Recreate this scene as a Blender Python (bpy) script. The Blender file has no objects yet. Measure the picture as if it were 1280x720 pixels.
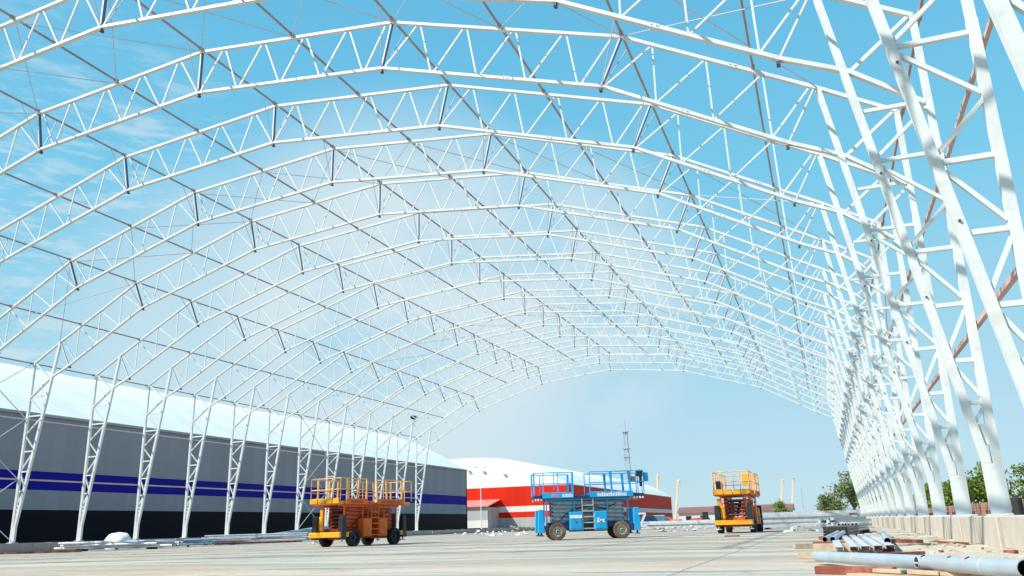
import bpy, math, random
from mathutils import Vector, Matrix
random.seed(7)
R = math.radians
scene = bpy.context.scene
COL = scene.collection
EYE = 0.63                                   # camera height above the slab (m)

# ------------------------------------------------------------------ materials
def nd(nt, t, **kw):
    n = nt.nodes.new(t)
    for k, v in kw.items():
        if hasattr(n, k): setattr(n, k, v)
        else: n.inputs[k].default_value = v
    return n
def pm(name, col, rough=.55, metal=0., var=.12, scale=3., bump=0., bscale=40., dirt=None, dirt_amt=.0, dscale=1.2):
    """Principled material with soft procedural colour variation, optional dirt patches and bump."""
    m = bpy.data.materials.new(name); m.use_nodes = True
    nt = m.node_tree; b = nt.nodes['Principled BSDF']; L = nt.links.new
    b.inputs['Roughness'].default_value = rough; b.inputs['Metallic'].default_value = metal
    tc = nd(nt, 'ShaderNodeTexCoord')
    n1 = nd(nt, 'ShaderNodeTexNoise', Scale=scale, Detail=5.); L(tc.outputs['Object'], n1.inputs['Vector'])
    mr = nd(nt, 'ShaderNodeMapRange'); mr.inputs['From Min'].default_value = .3; mr.inputs['From Max'].default_value = .7
    mr.inputs['To Min'].default_value = 1 - var; mr.inputs['To Max'].default_value = 1 + var
    L(n1.outputs['Fac'], mr.inputs['Value'])
    mul = nd(nt, 'ShaderNodeVectorMath', operation='SCALE'); mul.inputs[0].default_value = col[:3]
    L(mr.outputs[0], mul.inputs['Scale']); out = mul.outputs[0]
    if dirt:
        n2 = nd(nt, 'ShaderNodeTexNoise', Scale=dscale, Detail=8., Roughness=.65); L(tc.outputs['Object'], n2.inputs['Vector'])
        r2 = nd(nt, 'ShaderNodeMapRange'); r2.inputs['From Min'].default_value = .52; r2.inputs['From Max'].default_value = .68
        r2.inputs['To Max'].default_value = dirt_amt; L(n2.outputs['Fac'], r2.inputs['Value'])
        mx = nd(nt, 'ShaderNodeMix', data_type='RGBA'); L(r2.outputs[0], mx.inputs[0]); L(out, mx.inputs[6])
        mx.inputs[7].default_value = (*dirt, 1); out = mx.outputs[2]
    L(out, b.inputs['Base Color'])
    if bump:
        n3 = nd(nt, 'ShaderNodeTexNoise', Scale=bscale, Detail=4.); L(tc.outputs['Object'], n3.inputs['Vector'])
        bp = nd(nt, 'ShaderNodeBump', Strength=bump, Distance=.02); L(n3.outputs['Fac'], bp.inputs['Height']); L(bp.outputs[0], b.inputs['Normal'])
    return m
M = {}
M['steel'] = pm('white_painted_steel', (.63, .66, .65), .45, 0, .08, 1.1, dirt=(.46, .45, .42), dirt_amt=.4, dscale=2.6)
M['plate'] = pm('grey_white_plate', (.62, .65, .66), .45, 0, .08, 2.)
M['purlin'] = pm('red_primer_purlin', (.36, .25, .24), .6, 0, .15, 1.)
M['girt'] = pm('pink_primer_girt', (.50, .35, .32), .6, 0, .12, 1.)
M['cable'] = pm('galvanised_rod', (.55, .54, .55), .4, .4, .1, 1.)
M['flange_shade'] = pm('shaded_flange_plate', (.10, .12, .18), .5, .1, .1, 3.)  # shade on the sunless side of the joint plates, put into their colour
M['bolt'] = pm('dark_bolt', (.10, .085, .09), .5, .3, .1, 8.)
M['galv'] = pm('galvanised_tube', (.40, .47, .53), .38, .3, .12, 2.5, dirt=(.42, .44, .46), dirt_amt=.5, dscale=3.)
M['lilac'] = pm('pinkish_primed_tube', (.55, .48, .51), .5, .1, .12, 3.)
M['galv2'] = pm('zinc_profile', (.54, .56, .58), .45, .1, .12, 3., dirt=(.45, .42, .40), dirt_amt=.5, dscale=4.)
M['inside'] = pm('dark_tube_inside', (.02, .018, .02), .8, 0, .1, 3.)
M['block'] = pm('cast_concrete_block', (.48, .435, .37), .85, 0, .09, 2.2, .35, 30., dirt=(.31, .27, .22), dirt_amt=.5, dscale=1.4)
M['block_old'] = pm('weathered_concrete_block', (.40, .31, .275), .85, 0, .12, 1.2, .3, 30., dirt=(.26, .20, .18), dirt_amt=.6, dscale=.8)
M['wood'] = pm('raw_timber', (.46, .345, .235), .8, 0, .25, 5., .3, 60., dirt=(.30, .22, .15), dirt_amt=.6, dscale=5.)
M['redwood'] = pm('red_stained_timber', (.25, .052, .03), .75, 0, .3, 4., .3, 60., dirt=(.36, .20, .13), dirt_amt=.7, dscale=4.)
M['bark'] = pm('bark', (.10, .075, .055), .9, 0, .25, 5., .5, 20.)
M['blue'] = pm('lift_blue_paint', (.006, .37, .74), .35, 0, .12, 2.5, dirt=(.10, .30, .45), dirt_amt=.4, dscale=3.)
M['darkblue'] = pm('navy_paint', (.008, .035, .13), .4, 0, .15, 3.)
M['orange'] = pm('lift_orange_paint', (.80, .135, .004), .38, 0, .12, 2.5, dirt=(.42, .13, .02), dirt_amt=.5, dscale=3.)
M['yellow'] = pm('lift_yellow_paint', (.82, .36, .012), .38, 0, .08, 3.)
M['railpaint'] = pm('faded_yellow_rail', (.80, .44, .13), .45, 0, .12, 3.)
M['oxide'] = pm('oxide_red_arms', (.52, .075, .007), .5, 0, .2, 3.)
M['armgrey'] = pm('grey_scissor_arms', (.33, .40, .44), .45, .1, .15, 3., dirt=(.22, .2, .18), dirt_amt=.5)
M['black'] = pm('black_rubber', (.018, .017, .018), .75, 0, .2, 6., .3, 50.)
M['tyre'] = pm('dusty_brown_tyre', (.15, .095, .07), .85, 0, .25, 5., .3, 50., dirt=(.36, .27, .2), dirt_amt=.7, dscale=3.)
M['rim'] = pm('cream_rim', (.52, .50, .40), .5, 0, .15, 5., dirt=(.25, .2, .15), dirt_amt=.5)
M['mark'] = pm('white_marking', (.82, .82, .82), .5, 0, .04, 4.)
M['pinkmark'] = pm('pink_marking', (.72, .30, .36), .5, 0, .04, 4.)
M['black_gloss'] = pm('black_paint', (.02, .02, .024), .35, 0, .1, 4.)
M['fabric'] = pm('white_tent_fabric', (.86, .84, .78), .6, 0, .025, .2)
M['sack'] = pm('white_wrap', (.82, .82, .82), .6, 0, .05, 2., .5, 6.)
M['maroon'] = pm('dull_roof_maroon', (.22, .10, .09), .7, 0, .15, .3)
M['offwhite'] = pm('offwhite_render', (.6, .6, .57), .7, 0, .08, .4)
M['glass'] = pm('dark_glass', (.02, .03, .04), .08, 0, .1, 2.)
M['red'] = pm('machine_red', (.62, .09, .03), .45, 0, .1, 2.)
M['cranepaint'] = pm('crane_orange', (.76, .56, .34), .6, 0, .1, .3)
M['mastgrey'] = pm('mast_grey', (.36, .43, .48), .6, .1, .15, .3)
M['container'] = pm('container_blue', (.10, .28, .45), .5, 0, .15, .6)

def panel(name, col, period=1.15, amp=.5, var=.04):
    """profiled metal cladding: vertical ribs as bump along the wall plus faint panel-to-panel differences"""
    m = pm(name, col, .6, 0, var, .25, dirt=tuple(c * .8 for c in col), dirt_amt=.25, dscale=.35)
    nt = m.node_tree; b = nt.nodes['Principled BSDF']; L = nt.links.new; b.inputs['Specular IOR Level'].default_value = .12
    tc = nd(nt, 'ShaderNodeTexCoord'); sx = nd(nt, 'ShaderNodeSeparateXYZ'); L(tc.outputs['Object'], sx.inputs[0])
    ad = nd(nt, 'ShaderNodeMath', operation='ADD'); L(sx.outputs['X'], ad.inputs[0]); L(sx.outputs['Y'], ad.inputs[1])
    ml = nd(nt, 'ShaderNodeMath', operation='MULTIPLY'); L(ad.outputs[0], ml.inputs[0]); ml.inputs[1].default_value = 1 / period
    fr = nd(nt, 'ShaderNodeMath', operation='FRACT'); L(ml.outputs[0], fr.inputs[0])
    lt = nd(nt, 'ShaderNodeMath', operation='LESS_THAN'); L(fr.outputs[0], lt.inputs[0]); lt.inputs[1].default_value = .05
    fl = nd(nt, 'ShaderNodeMath', operation='FLOOR'); L(ml.outputs[0], fl.inputs[0])
    wn = nd(nt, 'ShaderNodeTexWhiteNoise', noise_dimensions='1D'); L(fl.outputs[0], wn.inputs['W'])
    mr = nd(nt, 'ShaderNodeMapRange'); mr.inputs['To Min'].default_value = .95; mr.inputs['To Max'].default_value = 1.05; L(wn.outputs['Value'], mr.inputs['Value'])
    old = b.inputs['Base Color'].links[0].from_socket
    vm = nd(nt, 'ShaderNodeVectorMath', operation='SCALE'); L(old, vm.inputs[0]); L(mr.outputs[0], vm.inputs['Scale'])
    L(vm.outputs[0], b.inputs['Base Color'])
    bp = nd(nt, 'ShaderNodeBump', Strength=amp, Distance=.04, invert=True); L(lt.outputs[0], bp.inputs['Height']); L(bp.outputs[0], b.inputs['Normal'])
    return m
M['w_dark'] = panel('cladding_charcoal', (.004, .005, .010))
M['w_grey'] = panel('cladding_grey', (.31, .288, .325))
M['w_blue'] = panel('cladding_blue', (.006, .004, .26))
M['w_red'] = panel('cladding_red', (.62, .022, .006))
M['w_white'] = panel('cladding_white', (.66, .65, .62))
M['w_mid'] = panel('cladding_mid_grey', (.38, .39, .40))
M['awning'] = panel('cladding_pink_red', (.74, .22, .20))

def brick_mat():
    m = bpy.data.materials.new('old_brick'); m.use_nodes = True; nt = m.node_tree; b = nt.nodes['Principled BSDF']
    tc = nd(nt, 'ShaderNodeTexCoord'); mp = nd(nt, 'ShaderNodeMapping'); mp.inputs['Rotation'].default_value = (R(90), 0, R(90))
    br = nd(nt, 'ShaderNodeTexBrick', Scale=3.); br.inputs['Color1'].default_value = (.36, .15, .11, 1); br.inputs['Color2'].default_value = (.46, .22, .17, 1)
    br.inputs['Mortar'].default_value = (.42, .36, .32, 1)
    nt.links.new(tc.outputs['Object'], mp.inputs[0]); nt.links.new(mp.outputs[0], br.inputs['Vector']); nt.links.new(br.outputs[0], b.inputs['Base Color'])
    b.inputs['Roughness'].default_value = .85
    return m
M['brick'] = brick_mat()

def leaf_mat(name, c1, c2):
    m = bpy.data.materials.new(name); m.use_nodes = True; nt = m.node_tree; b = nt.nodes['Principled BSDF']
    g = nd(nt, 'ShaderNodeNewGeometry'); cr = nd(nt, 'ShaderNodeMix', data_type='RGBA')
    nt.links.new(g.outputs['Random Per Island'], cr.inputs[0]); cr.inputs[6].default_value = (*c1, 1); cr.inputs[7].default_value = (*c2, 1)
    nt.links.new(cr.outputs[2], b.inputs['Base Color']); b.inputs['Roughness'].default_value = .6
    tr = nd(nt, 'ShaderNodeBsdfTranslucent'); nt.links.new(cr.outputs[2], tr.inputs[0])
    mx = nd(nt, 'ShaderNodeMixShader'); mx.inputs[0].default_value = .35
    nt.links.new(b.outputs[0], mx.inputs[1]); nt.links.new(tr.outputs[0], mx.inputs[2])
    nt.links.new(mx.outputs[0], nt.nodes['Material Output'].inputs[0])
    return m
M['leaf'] = leaf_mat('leaves_green', (.085, .15, .012), (.24, .31, .03))
M['leaf2'] = leaf_mat('leaves_grey_green', (.10, .16, .05), (.24, .29, .10))
M['leaf3'] = leaf_mat('leaves_bright', (.10, .20, .02), (.24, .34, .05))

JX = 1.9
def slab_mat():
    m = bpy.data.materials.new('concrete_slab'); m.use_nodes = True; nt = m.node_tree; b = nt.nodes['Principled BSDF']; L = nt.links.new
    tc = nd(nt, 'ShaderNodeTexCoord')
    def noise(s, det=6., rough=.6, scl=None):
        n = nd(nt, 'ShaderNodeTexNoise', Scale=s, Detail=det, Roughness=rough)
        if scl:
            mp = nd(nt, 'ShaderNodeMapping'); mp.inputs['Scale'].default_value = scl; L(tc.outputs['Object'], mp.inputs[0]); L(mp.outputs[0], n.inputs['Vector'])
        else: L(tc.outputs['Object'], n.inputs['Vector'])
        return n.outputs['Fac']
    def ramp(v, a, c, lo=0., hi=1.):
        r = nd(nt, 'ShaderNodeMapRange', interpolation_type='SMOOTHSTEP'); r.inputs['From Min'].default_value = a; r.inputs['From Max'].default_value = c
        r.inputs['To Min'].default_value = lo; r.inputs['To Max'].default_value = hi; L(v, r.inputs['Value']); return r.outputs[0]
    def mix(f, a, c):
        x = nd(nt, 'ShaderNodeMix', data_type='RGBA'); L(f, x.inputs[0])
        for i, s in ((6, a), (7, c)):
            if isinstance(s, tuple): x.inputs[i].default_value = (*s, 1)
            else: L(s, x.inputs[i])
        return x.outputs[2]
    c = mix(ramp(noise(.12), .35, .65), (.42, .395, .325), (.48, .44, .36))
    c = mix(ramp(noise(.42, 4., .55, (.10, 1, 1)), .44, .56, 0, .75), c, (.29, .295, .25))    # long greenish pour bands
    c = mix(ramp(noise(.55, 4., .55, (.12, 1, 1)), .50, .58, 0, .75), c, (.56, .46, .37))      # pale bands
    c = mix(ramp(noise(.26, 9., .72, (.45, 1, 1)), .49, .60, 0, .95), c, (.47, .33, .22))     # tan dust
    c = mix(ramp(noise(.9, 8., .7, (.16, 1.5, 1)), .54, .64, 0, .9), c, (.17, .205, .185))      # dark trowel streaks
    c = mix(ramp(noise(7., 5.), .35, .7, 0, .3), c, (.28, .26, .22))
    vn = nd(nt, 'ShaderNodeTexNoise', Scale=.7, Detail=5.); L(tc.outputs['Object'], vn.inputs['Vector'])
    va = nd(nt, 'ShaderNodeVectorMath', operation='MULTIPLY_ADD'); L(vn.outputs['Color'], va.inputs[0]); va.inputs[1].default_value = (1.6, 1.6, 0); L(tc.outputs['Object'], va.inputs[2])
    vo = nd(nt, 'ShaderNodeTexVoronoi', feature='DISTANCE_TO_EDGE', Scale=.16); L(va.outputs[0], vo.inputs['Vector'])
    ck = nd(nt, 'ShaderNodeMath', operation='MULTIPLY'); L(ramp(vo.outputs['Distance'], .002, .009, 1, 0), ck.inputs[0]); L(ramp(noise(.08), .48, .6, 0, .8), ck.inputs[1])
    c = mix(ck.outputs[0], c, (.14, .13, .12))                                                # cracks
    sep = nd(nt, 'ShaderNodeVectorMath', operation='MULTIPLY'); L(tc.outputs['Object'], sep.inputs[0]); sep.inputs[1].default_value = (1, 1, 0)
    for cx, cy, rr in ((-6, 44, 22.), (-6, 44, 23.7), (-14, -6, 27.), (-14, -6, 28.7), (-30, 62, 24.), (-30, 62, 25.7), (-12, 90, 55.), (-12, 90, 56.7)):
        ds = nd(nt, 'ShaderNodeVectorMath', operation='DISTANCE'); L(sep.outputs[0], ds.inputs[0]); ds.inputs[1].default_value = (cx, cy, 0)
        sb = nd(nt, 'ShaderNodeMath', operation='SUBTRACT'); L(ds.outputs['Value'], sb.inputs[0]); sb.inputs[1].default_value = rr
        ab = nd(nt, 'ShaderNodeMath', operation='ABSOLUTE'); L(sb.outputs[0], ab.inputs[0])
        tm = nd(nt, 'ShaderNodeMath', operation='MULTIPLY'); L(ramp(ab.outputs[0], .08, .20, .55, 0), tm.inputs[0]); L(ramp(noise(.5), .42, .6), tm.inputs[1])
        c = mix(tm.outputs[0], c, (.20, .19, .17))
    # saw-cut joints on a 5 x 5 m grid
    sx = nd(nt, 'ShaderNodeSeparateXYZ'); L(tc.outputs['Object'], sx.inputs[0])
    wob = nd(nt, 'ShaderNodeMath', operation='MULTIPLY'); L(noise(.8), wob.inputs[0]); wob.inputs[1].default_value = .02
    fs = []
    for ax, per, off in (('X', 6., JX), ('Y', 5., 1.)):
        a = nd(nt, 'ShaderNodeMath', operation='ADD'); L(sx.outputs[ax], a.inputs[0]); a.inputs[1].default_value = off
        a2 = nd(nt, 'ShaderNodeMath', operation='MULTIPLY_ADD'); L(a.outputs[0], a2.inputs[0]); a2.inputs[1].default_value = 1 / per; L(wob.outputs[0], a2.inputs[2])
        f = nd(nt, 'ShaderNodeMath', operation='PINGPONG'); L(a2.outputs[0], f.inputs[0]); f.inputs[1].default_value = .5
        fs.append(ramp(f.outputs[0], .0015, .006, 1, 0))
    mx = nd(nt, 'ShaderNodeMath', operation='MAXIMUM'); L(fs[0], mx.inputs[0]); L(fs[1], mx.inputs[1])
    jm = nd(nt, 'ShaderNodeMath', operation='MULTIPLY'); L(mx.outputs[0], jm.inputs[0]); jm.inputs[1].default_value = .75
    c = mix(jm.outputs[0], c, (.17, .15, .13))
    L(c, b.inputs['Base Color']); b.inputs['Roughness'].default_value = .8
    bp = nd(nt, 'ShaderNodeBump', Strength=.25, Distance=.02); L(noise(9.), bp.inputs['Height']); L(bp.outputs[0], b.inputs['Normal'])
    return m
M['slab'] = slab_mat()
M['earth'] = pm('dry_earth', (.36, .29, .21), .9, 0, .15, .15, .5, 3., dirt=(.30, .27, .21), dirt_amt=.8, dscale=.08)
M['dust'] = pm('pale_rubble', (.50, .43, .335), .9, 0, .12, .7, .6, 8., dirt=(.34, .27, .20), dirt_amt=.7, dscale=.9)

# ------------------------------------------------------------------ mesh helper
class MB:
    def __init__(s): s.v = []; s.f = []; s.mi = []; s.sm = []
    def poly(s, vs, faces, mi=0, smooth=False):
        o = len(s.v); s.v += [tuple(p) for p in vs]
        for f in faces: s.f.append([i + o for i in f]); s.mi.append(mi); s.sm.append(smooth)
    def hexa(s, c8, mi=0):
        s.poly(c8, [(0, 3, 2, 1), (4, 5, 6, 7), (0, 1, 5, 4), (1, 2, 6, 5), (2, 3, 7, 6), (3, 0, 4, 7)], mi)
    def box(s, x0, x1, y0, y1, z0, z1, mi=0):
        s.hexa([(x0, y0, z0), (x1, y0, z0), (x1, y1, z0), (x0, y1, z0), (x0, y0, z1), (x1, y0, z1), (x1, y1, z1), (x0, y1, z1)], mi); return s
    def bar(s, p, q, w, d=None, up=(0, 1, 0), mi=0):
        """square bar p->q; d is its size along `up`, w the size across"""
        d = w if d is None else d
        p = Vector(p); q = Vector(q); a = (q - p).normalized(); u = Vector(up)
        u = u - a * u.dot(a)
        if u.length < 1e-4: u = Vector((1, 0, 0)) - a * a.x
        u.normalize(); r = a.cross(u)
        c = []
        for e in (p, q):
            for i, j in ((-1, -1), (1, -1), (1, 1), (-1, 1)): c.append(e + r * (w / 2 * i) + u * (d / 2 * j))
        s.hexa(c, mi); return s
    def tube(s, p, q, r, n=8, r2=None, mi=0, cap=True, smooth=True):
        p = Vector(p); q = Vector(q); a = (q - p).normalized(); r2 = r if r2 is None else r2
        u = a.orthogonal().normalized(); w = a.cross(u); vs = []
        for e, rr in ((p, r), (q, r2)):
            for i in range(n):
                t = 2 * math.pi * i / n; vs.append(e + u * (rr * math.cos(t)) + w * (rr * math.sin(t)))
        s.poly(vs, [(i, (i + 1) % n, n + (i + 1) % n, n + i) for i in range(n)], mi, smooth)
        if cap:
            s.poly(vs[:n], [tuple(range(n - 1, -1, -1))], mi); s.poly(vs[n:], [tuple(range(n))], mi)
        return s
    def pipe(s, p, q, r, n=12, wall=.012, mi=0, mi_in=1, depth=.6):
        """hollow tube with a visible dark bore at both ends"""
        p = Vector(p); q = Vector(q); a = (q - p).normalized(); u = a.orthogonal().normalized(); w = a.cross(u)
        def ring(e, rr): return [e + u * (rr * math.cos(2 * math.pi * i / n)) + w * (rr * math.sin(2 * math.pi * i / n)) for i in range(n)]
        rings = [ring(p + a * min(depth, (q - p).length * .45), r - wall), ring(p, r - wall), ring(p, r), ring(q, r), ring(q, r - wall), ring(q - a * min(depth, (q - p).length * .45), r - wall)]
        mats = [mi_in, mi, mi, mi, mi_in]
        for k in range(5):
            vs = rings[k] + rings[k + 1]
            s.poly(vs, [(i, (i + 1) % n, n + (i + 1) % n, n + i) for i in range(n)], mats[k], True)
        s.poly(rings[0], [tuple(range(n))], mi_in); s.poly(rings[5], [tuple(range(n))], mi_in)
        return s
    def lathe(s, prof, axis_o, axis, n=20, mi=0, mis=None):
        o = Vector(axis_o); a = Vector(axis).normalized(); u = a.orthogonal().normalized(); w = a.cross(u); vs = []
        for (r, h) in prof:
            for i in range(n):
                t = 2 * math.pi * i / n; vs.append(o + a * h + (u * math.cos(t) + w * math.sin(t)) * r)
        k = len(prof)
        for j in range(k - 1):
            s.poly(vs[j * n:(j + 2) * n], [(i, (i + 1) % n, n + (i + 1) % n, n + i) for i in range(n)], mis[j] if mis else mi, True)
        return s
    def mesh(s, name, mats):
        me = bpy.data.meshes.new(name); me.from_pydata([tuple(v) for v in s.v], [], s.f)
        for m in (mats if isinstance(mats, (list, tuple)) else [mats]): me.materials.append(m)
        me.polygons.foreach_set('material_index', s.mi); me.polygons.foreach_set('use_smooth', s.sm)
        me.update(); return me
    def build(s, name, mats, parent=None, bevel=0.):
        me = s.mesh(name, mats)
        import bmesh
        bm = bmesh.new(); bm.from_mesh(me); bmesh.ops.recalc_face_normals(bm, faces=bm.faces[:]); bm.to_mesh(me); bm.free()
        return link(name, me, parent, bevel)
def link(name, me, parent=None, bevel=0.):
    o = bpy.data.objects.new(name, me); COL.objects.link(o)
    if parent: o.parent = parent
    if bevel:
        b = o.modifiers.new('bevel', 'BEVEL'); b.width = bevel; b.segments = 1; b.limit_method = 'ANGLE'
    return o
def thing(name, label, cat, loc=(0, 0, 0), rz=0., group=None):
    o = bpy.data.objects.new(name, None); COL.objects.link(o); o.location = loc; o.rotation_euler = (0, 0, rz)
    o.empty_display_size = .3
    return tag(o, label, cat, group)
def tag(o, label, cat, group=None):
    o['label'] = label; o['category'] = cat
    if group: o['group'] = group
    return o
def struct(o): o['kind'] = 'structure'; return o
def kids(o): return list(o.children)
CH = {}
def copy_tree(o, parent=None):
    c = o.copy(); COL.objects.link(c)
    if parent: c.parent = parent
    for ch in kids(o): copy_tree(ch, c)
    return c
ORD = ['first', 'second', 'third', 'fourth', 'fifth', 'sixth', 'seventh', 'eighth', 'ninth', 'tenth', 'eleventh', 'twelfth', 'thirteenth', 'fourteenth', 'fifteenth', 'sixteenth', 'seventeenth', 'eighteenth']

# ------------------------------------------------------------------ camera
f_px = 1030.66; yaw, pitch, roll = -.34790327, .28237402, -.03025829
fw = Vector((math.sin(yaw) * math.cos(pitch), math.cos(yaw) * math.cos(pitch), math.sin(pitch)))
r0 = Vector((math.cos(yaw), -math.sin(yaw), 0)); u0 = r0.cross(fw)
cr, sr = math.cos(roll), math.sin(roll)
rt = cr * r0 + sr * u0; up = -sr * r0 + cr * u0
cam = bpy.data.cameras.new('camera'); co = bpy.data.objects.new('camera', cam); COL.objects.link(co)
co.matrix_world = Matrix(((rt.x, up.x, -fw.x, 0), (rt.y, up.y, -fw.y, 0), (rt.z, up.z, -fw.z, EYE), (0, 0, 0, 1)))
cam.sensor_width = 36; cam.lens = f_px * 36 / 1280; cam.clip_start = .05; cam.clip_end = 6000
scene.camera = co

# ------------------------------------------------------------------ ground
def rough_sheet(name, x0, x1, y0, y1, z, nx, ny, amp, mat, fade=True):
    mb = MB(); vs = []
    rnd = random.Random(hash(name) % 1000 if False else len(name) * 7)
    for j in range(ny + 1):
        for i in range(nx + 1):
            e = 0 if (fade and (i in (0, nx) or j in (0, ny))) else rnd.random() * amp
            vs.append((x0 + (x1 - x0) * i / nx, y0 + (y1 - y0) * j / ny, z + e))
    mb.poly(vs, [(j * (nx + 1) + i, j * (nx + 1) + i + 1, (j + 1) * (nx + 1) + i + 1, (j + 1) * (nx + 1) + i) for j in range(ny) for i in range(nx)], 0, True)
    return mb.build(name, mat)
g = MB(); g.poly([(-3000, -3000, -.02), (3000, -3000, -.02), (3000, 3000, -.02), (-3000, 3000, -.02)], [(0, 1, 2, 3)]); struct(g.build('ground', M['earth']))
g = MB(); g.poly([(-46.9, -30, 0), (2.0, -30, 0), (2.0, 108, 0), (-46.9, 108, 0)], [(0, 1, 2, 3)]); struct(g.build('concrete_floor', M['slab']))
struct(rough_sheet('dirt_strip', 1.2, 2.92, 3, 108, .004, 8, 160, .035, M['dust']))

# ------------------------------------------------------------------ the arch frames
XC = -22.13; SP = 5.0; Y0 = 14.06; ZB = .58
HB, ZE = 25.36, 11.25
OUT = [(-HB, ZE), (-23.35, 12.45), (-17.57, 15.68), (-8.93, 18.50), (0, 19.43)]
OUT = OUT + [(-x, z) for x, z in OUT[-2::-1]]
INN = [(-25.30, 9.0), (-23.80, 10.16), (-22.37, 10.83), (-16.80, 14.0), (-8.52, 16.65), (0, 17.54)]
INN = INN + [(-x, z) for x, z in INN[-2::-1]]
def on(poly, x):
    for (a, za), (b, zb) in zip(poly, poly[1:]):
        if a - 1e-6 <= x <= b + 1e-6: return (x, 0, za + (zb - za) * (x - a) / (b - a))
    raise ValueError(x)
TO = lambda x: on(OUT, x)
TI = lambda x: on(INN, x)
CW = .105
def chord(poly, w, d):
    m = MB()
    for (a, b) in zip(poly, poly[1:]): m.bar((a[0], 0, a[1]), (b[0], 0, b[1]), w, d)
    return m
def arch(label):
    root = thing('arch_frame', label, 'arch frame', (XC, 0, ZB), 0, 'white lattice arch frames of the open hangar skeleton')
    chord(OUT, CW, .15).build('top_chord', M['steel'], root)
    chord(INN, CW, .15).build('bottom_chord', M['steel'], root)
    half = []
    zz = [(0, 'i'), (1.15, 'o'), (1.94, 'i'), (3.1, 'o'), (3.96, 'i'), (5.05, 'o'), (5.84, 'i'), (7.0, 'o'), (7.72, 'i'), (8.72, 'o')]
    zz2 = [(8.52, 'i'), (10.05, 'o'), (10.57, 'i'), (11.92, 'o'), (12.36, 'i'), (13.79, 'o'), (14.18, 'i'), (15.62, 'o'), (16.02, 'i'), (17.32, 'o')]
    zz3 = [(16.80, 'i'), (18.61, 'o'), (18.48, 'i'), (20.26, 'o'), (20.2, 'i'), (21.9, 'o'), (21.85, 'i'), (23.2, 'o')]
    off = .05
    for z in (zz, zz2, zz3):
        for (xa, ka), (xb, kb) in zip(z, z[1:]):
            # bars meeting at one node are set a little apart, as welded
            half.append((xa + (off if xb > xa else -off) * (ka == kb or 1), ka, xb - (off if xb > xa else -off), kb))
    P = lambda x, k: TO(x) if k == 'o' else TI(x)
    for s in (-1, 1):
        for xa, ka, xb, kb in half:
            MB().bar(P(s * xa, ka), P(s * xb, kb), .055, .055).build('web_bar', M['steel'], root)
    for s in (-1, 1):                                                     # eave panel
        MB().bar(TO(s * 25.3), TI(s * 23.85), .09, .09).build('web_bar', M['steel'], root)
    posts = [(0, 0), (8.93, 8.52), (17.57, 16.80), (23.30, 22.37)]
    for s in (-1, 1):
        for xo, xi in posts:
            if xo == 0 and s > 0: continue
            a = Vector(TO(s * xo)); b = Vector(TI(s * xi)); dr = (b - a).normalized()
            pst = MB()
            nx = Vector((dr.z, 0, -dr.x)) * (-1 if dr.z < 0 else 1)
            nx = Vector((abs(dr.z), 0, dr.x * (1 if dr.z < 0 else -1)))
            pst.bar(a - nx * .03, b - nx * .03 + dr * .10, .05, .10, mi=0)
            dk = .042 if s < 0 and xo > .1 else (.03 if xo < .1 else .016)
            if xo < 23: pst.bar(a + nx * (.002 + dk / 2), b + nx * (.002 + dk / 2) + dr * .10, dk, .13, mi=1)  # plate on the sunless side, its shade painted as dark blue-grey
            pst.build('joint_post', [M['steel'], M['flange_shade']], root)
            k = MB(); q = b + dr * .13
            k.box(q.x - .045, q.x + .045, -.09, .09, q.z - .05, q.z + .04).build('joint_bolt', M['bolt'], root)
            if xo < 23:
                for sy in (-1, 1):
                    MB().tube(a + Vector((0, sy * .95, .12)), b + Vector((0, sy * .06, 0)), .02, 5).build('fly_brace', M['cable'], root)
    for poly, xs_ in ((OUT, (4.4, 13.2, 20.9)), (INN, (4.9, 13.3, 19.3))):          # bolted chord splices
        for s in (-1, 1):
            for x in xs_:
                a = Vector(on(poly, s * x)); b = Vector(on(poly, s * x + .22)); mm = MB(); mm.bar(a, b, CW + .016, .166)
                for f in (.2, .8): q = a.lerp(b, f); mm.tube(q + Vector((0, -.10, 0)), q + Vector((0, -.08, 0)), .016, 6, mi=1)
                mm.build('splice_collar', [M['plate'], M['bolt']], root)
    # columns
    for s in (-1, 1):
        col = bpy.data.objects.new('column', None); COL.objects.link(col); col.parent = root; col.location = (s * 25.28, 0, 0)
        X = lambda x, z: (s * (x - 25.28), 0, z)
        xi = lambda z: 25.185 - .0 if z < 1.0 else 25.185 - .1605 * (z - 1.0)
        W, D = .168, .15
        MB().bar(X(25.375, .03), X(25.375, 8.0), W, D).bar(X(25.375, 8.0), X(25.36, ZE), .15, .14).build('outer_leg', M['steel'], col)
        MB().bar(X(25.195, .03), X(25.195, 1.0), .19, D - .006).bar(X(25.185, 1.0), X(23.36, 12.37), W, D).build('inner_leg', M['steel'], col)
        for z in (9.05, 7.78, 5.55, 4.30, 3.10, 2.22):
            MB().bar(X(xi(z) + .08, z), X(25.30, z), .088, .088).build('column_strut', M['steel'], col)
        for xa, za, xb, zb in ((25.3, 8.9, xi(7.9) + .08, 7.9), (xi(7.62) + .08, 7.62, 25.3, 6.66), (25.3, 6.52, xi(5.7) + .08, 5.72), (xi(5.36) + .08, 5.38, 25.3, 4.44),
                               (25.3, 4.15, xi(3.35) + .06, 3.32), (xi(2.9) + .06, 2.95, 25.3, 2.36), (25.3, 2.1, xi(1.8) + .05, 1.8)):
            MB().bar(X(xa, za), X(xb, zb), .075, .075).build('column_diagonal', M['steel'], col)
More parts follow.
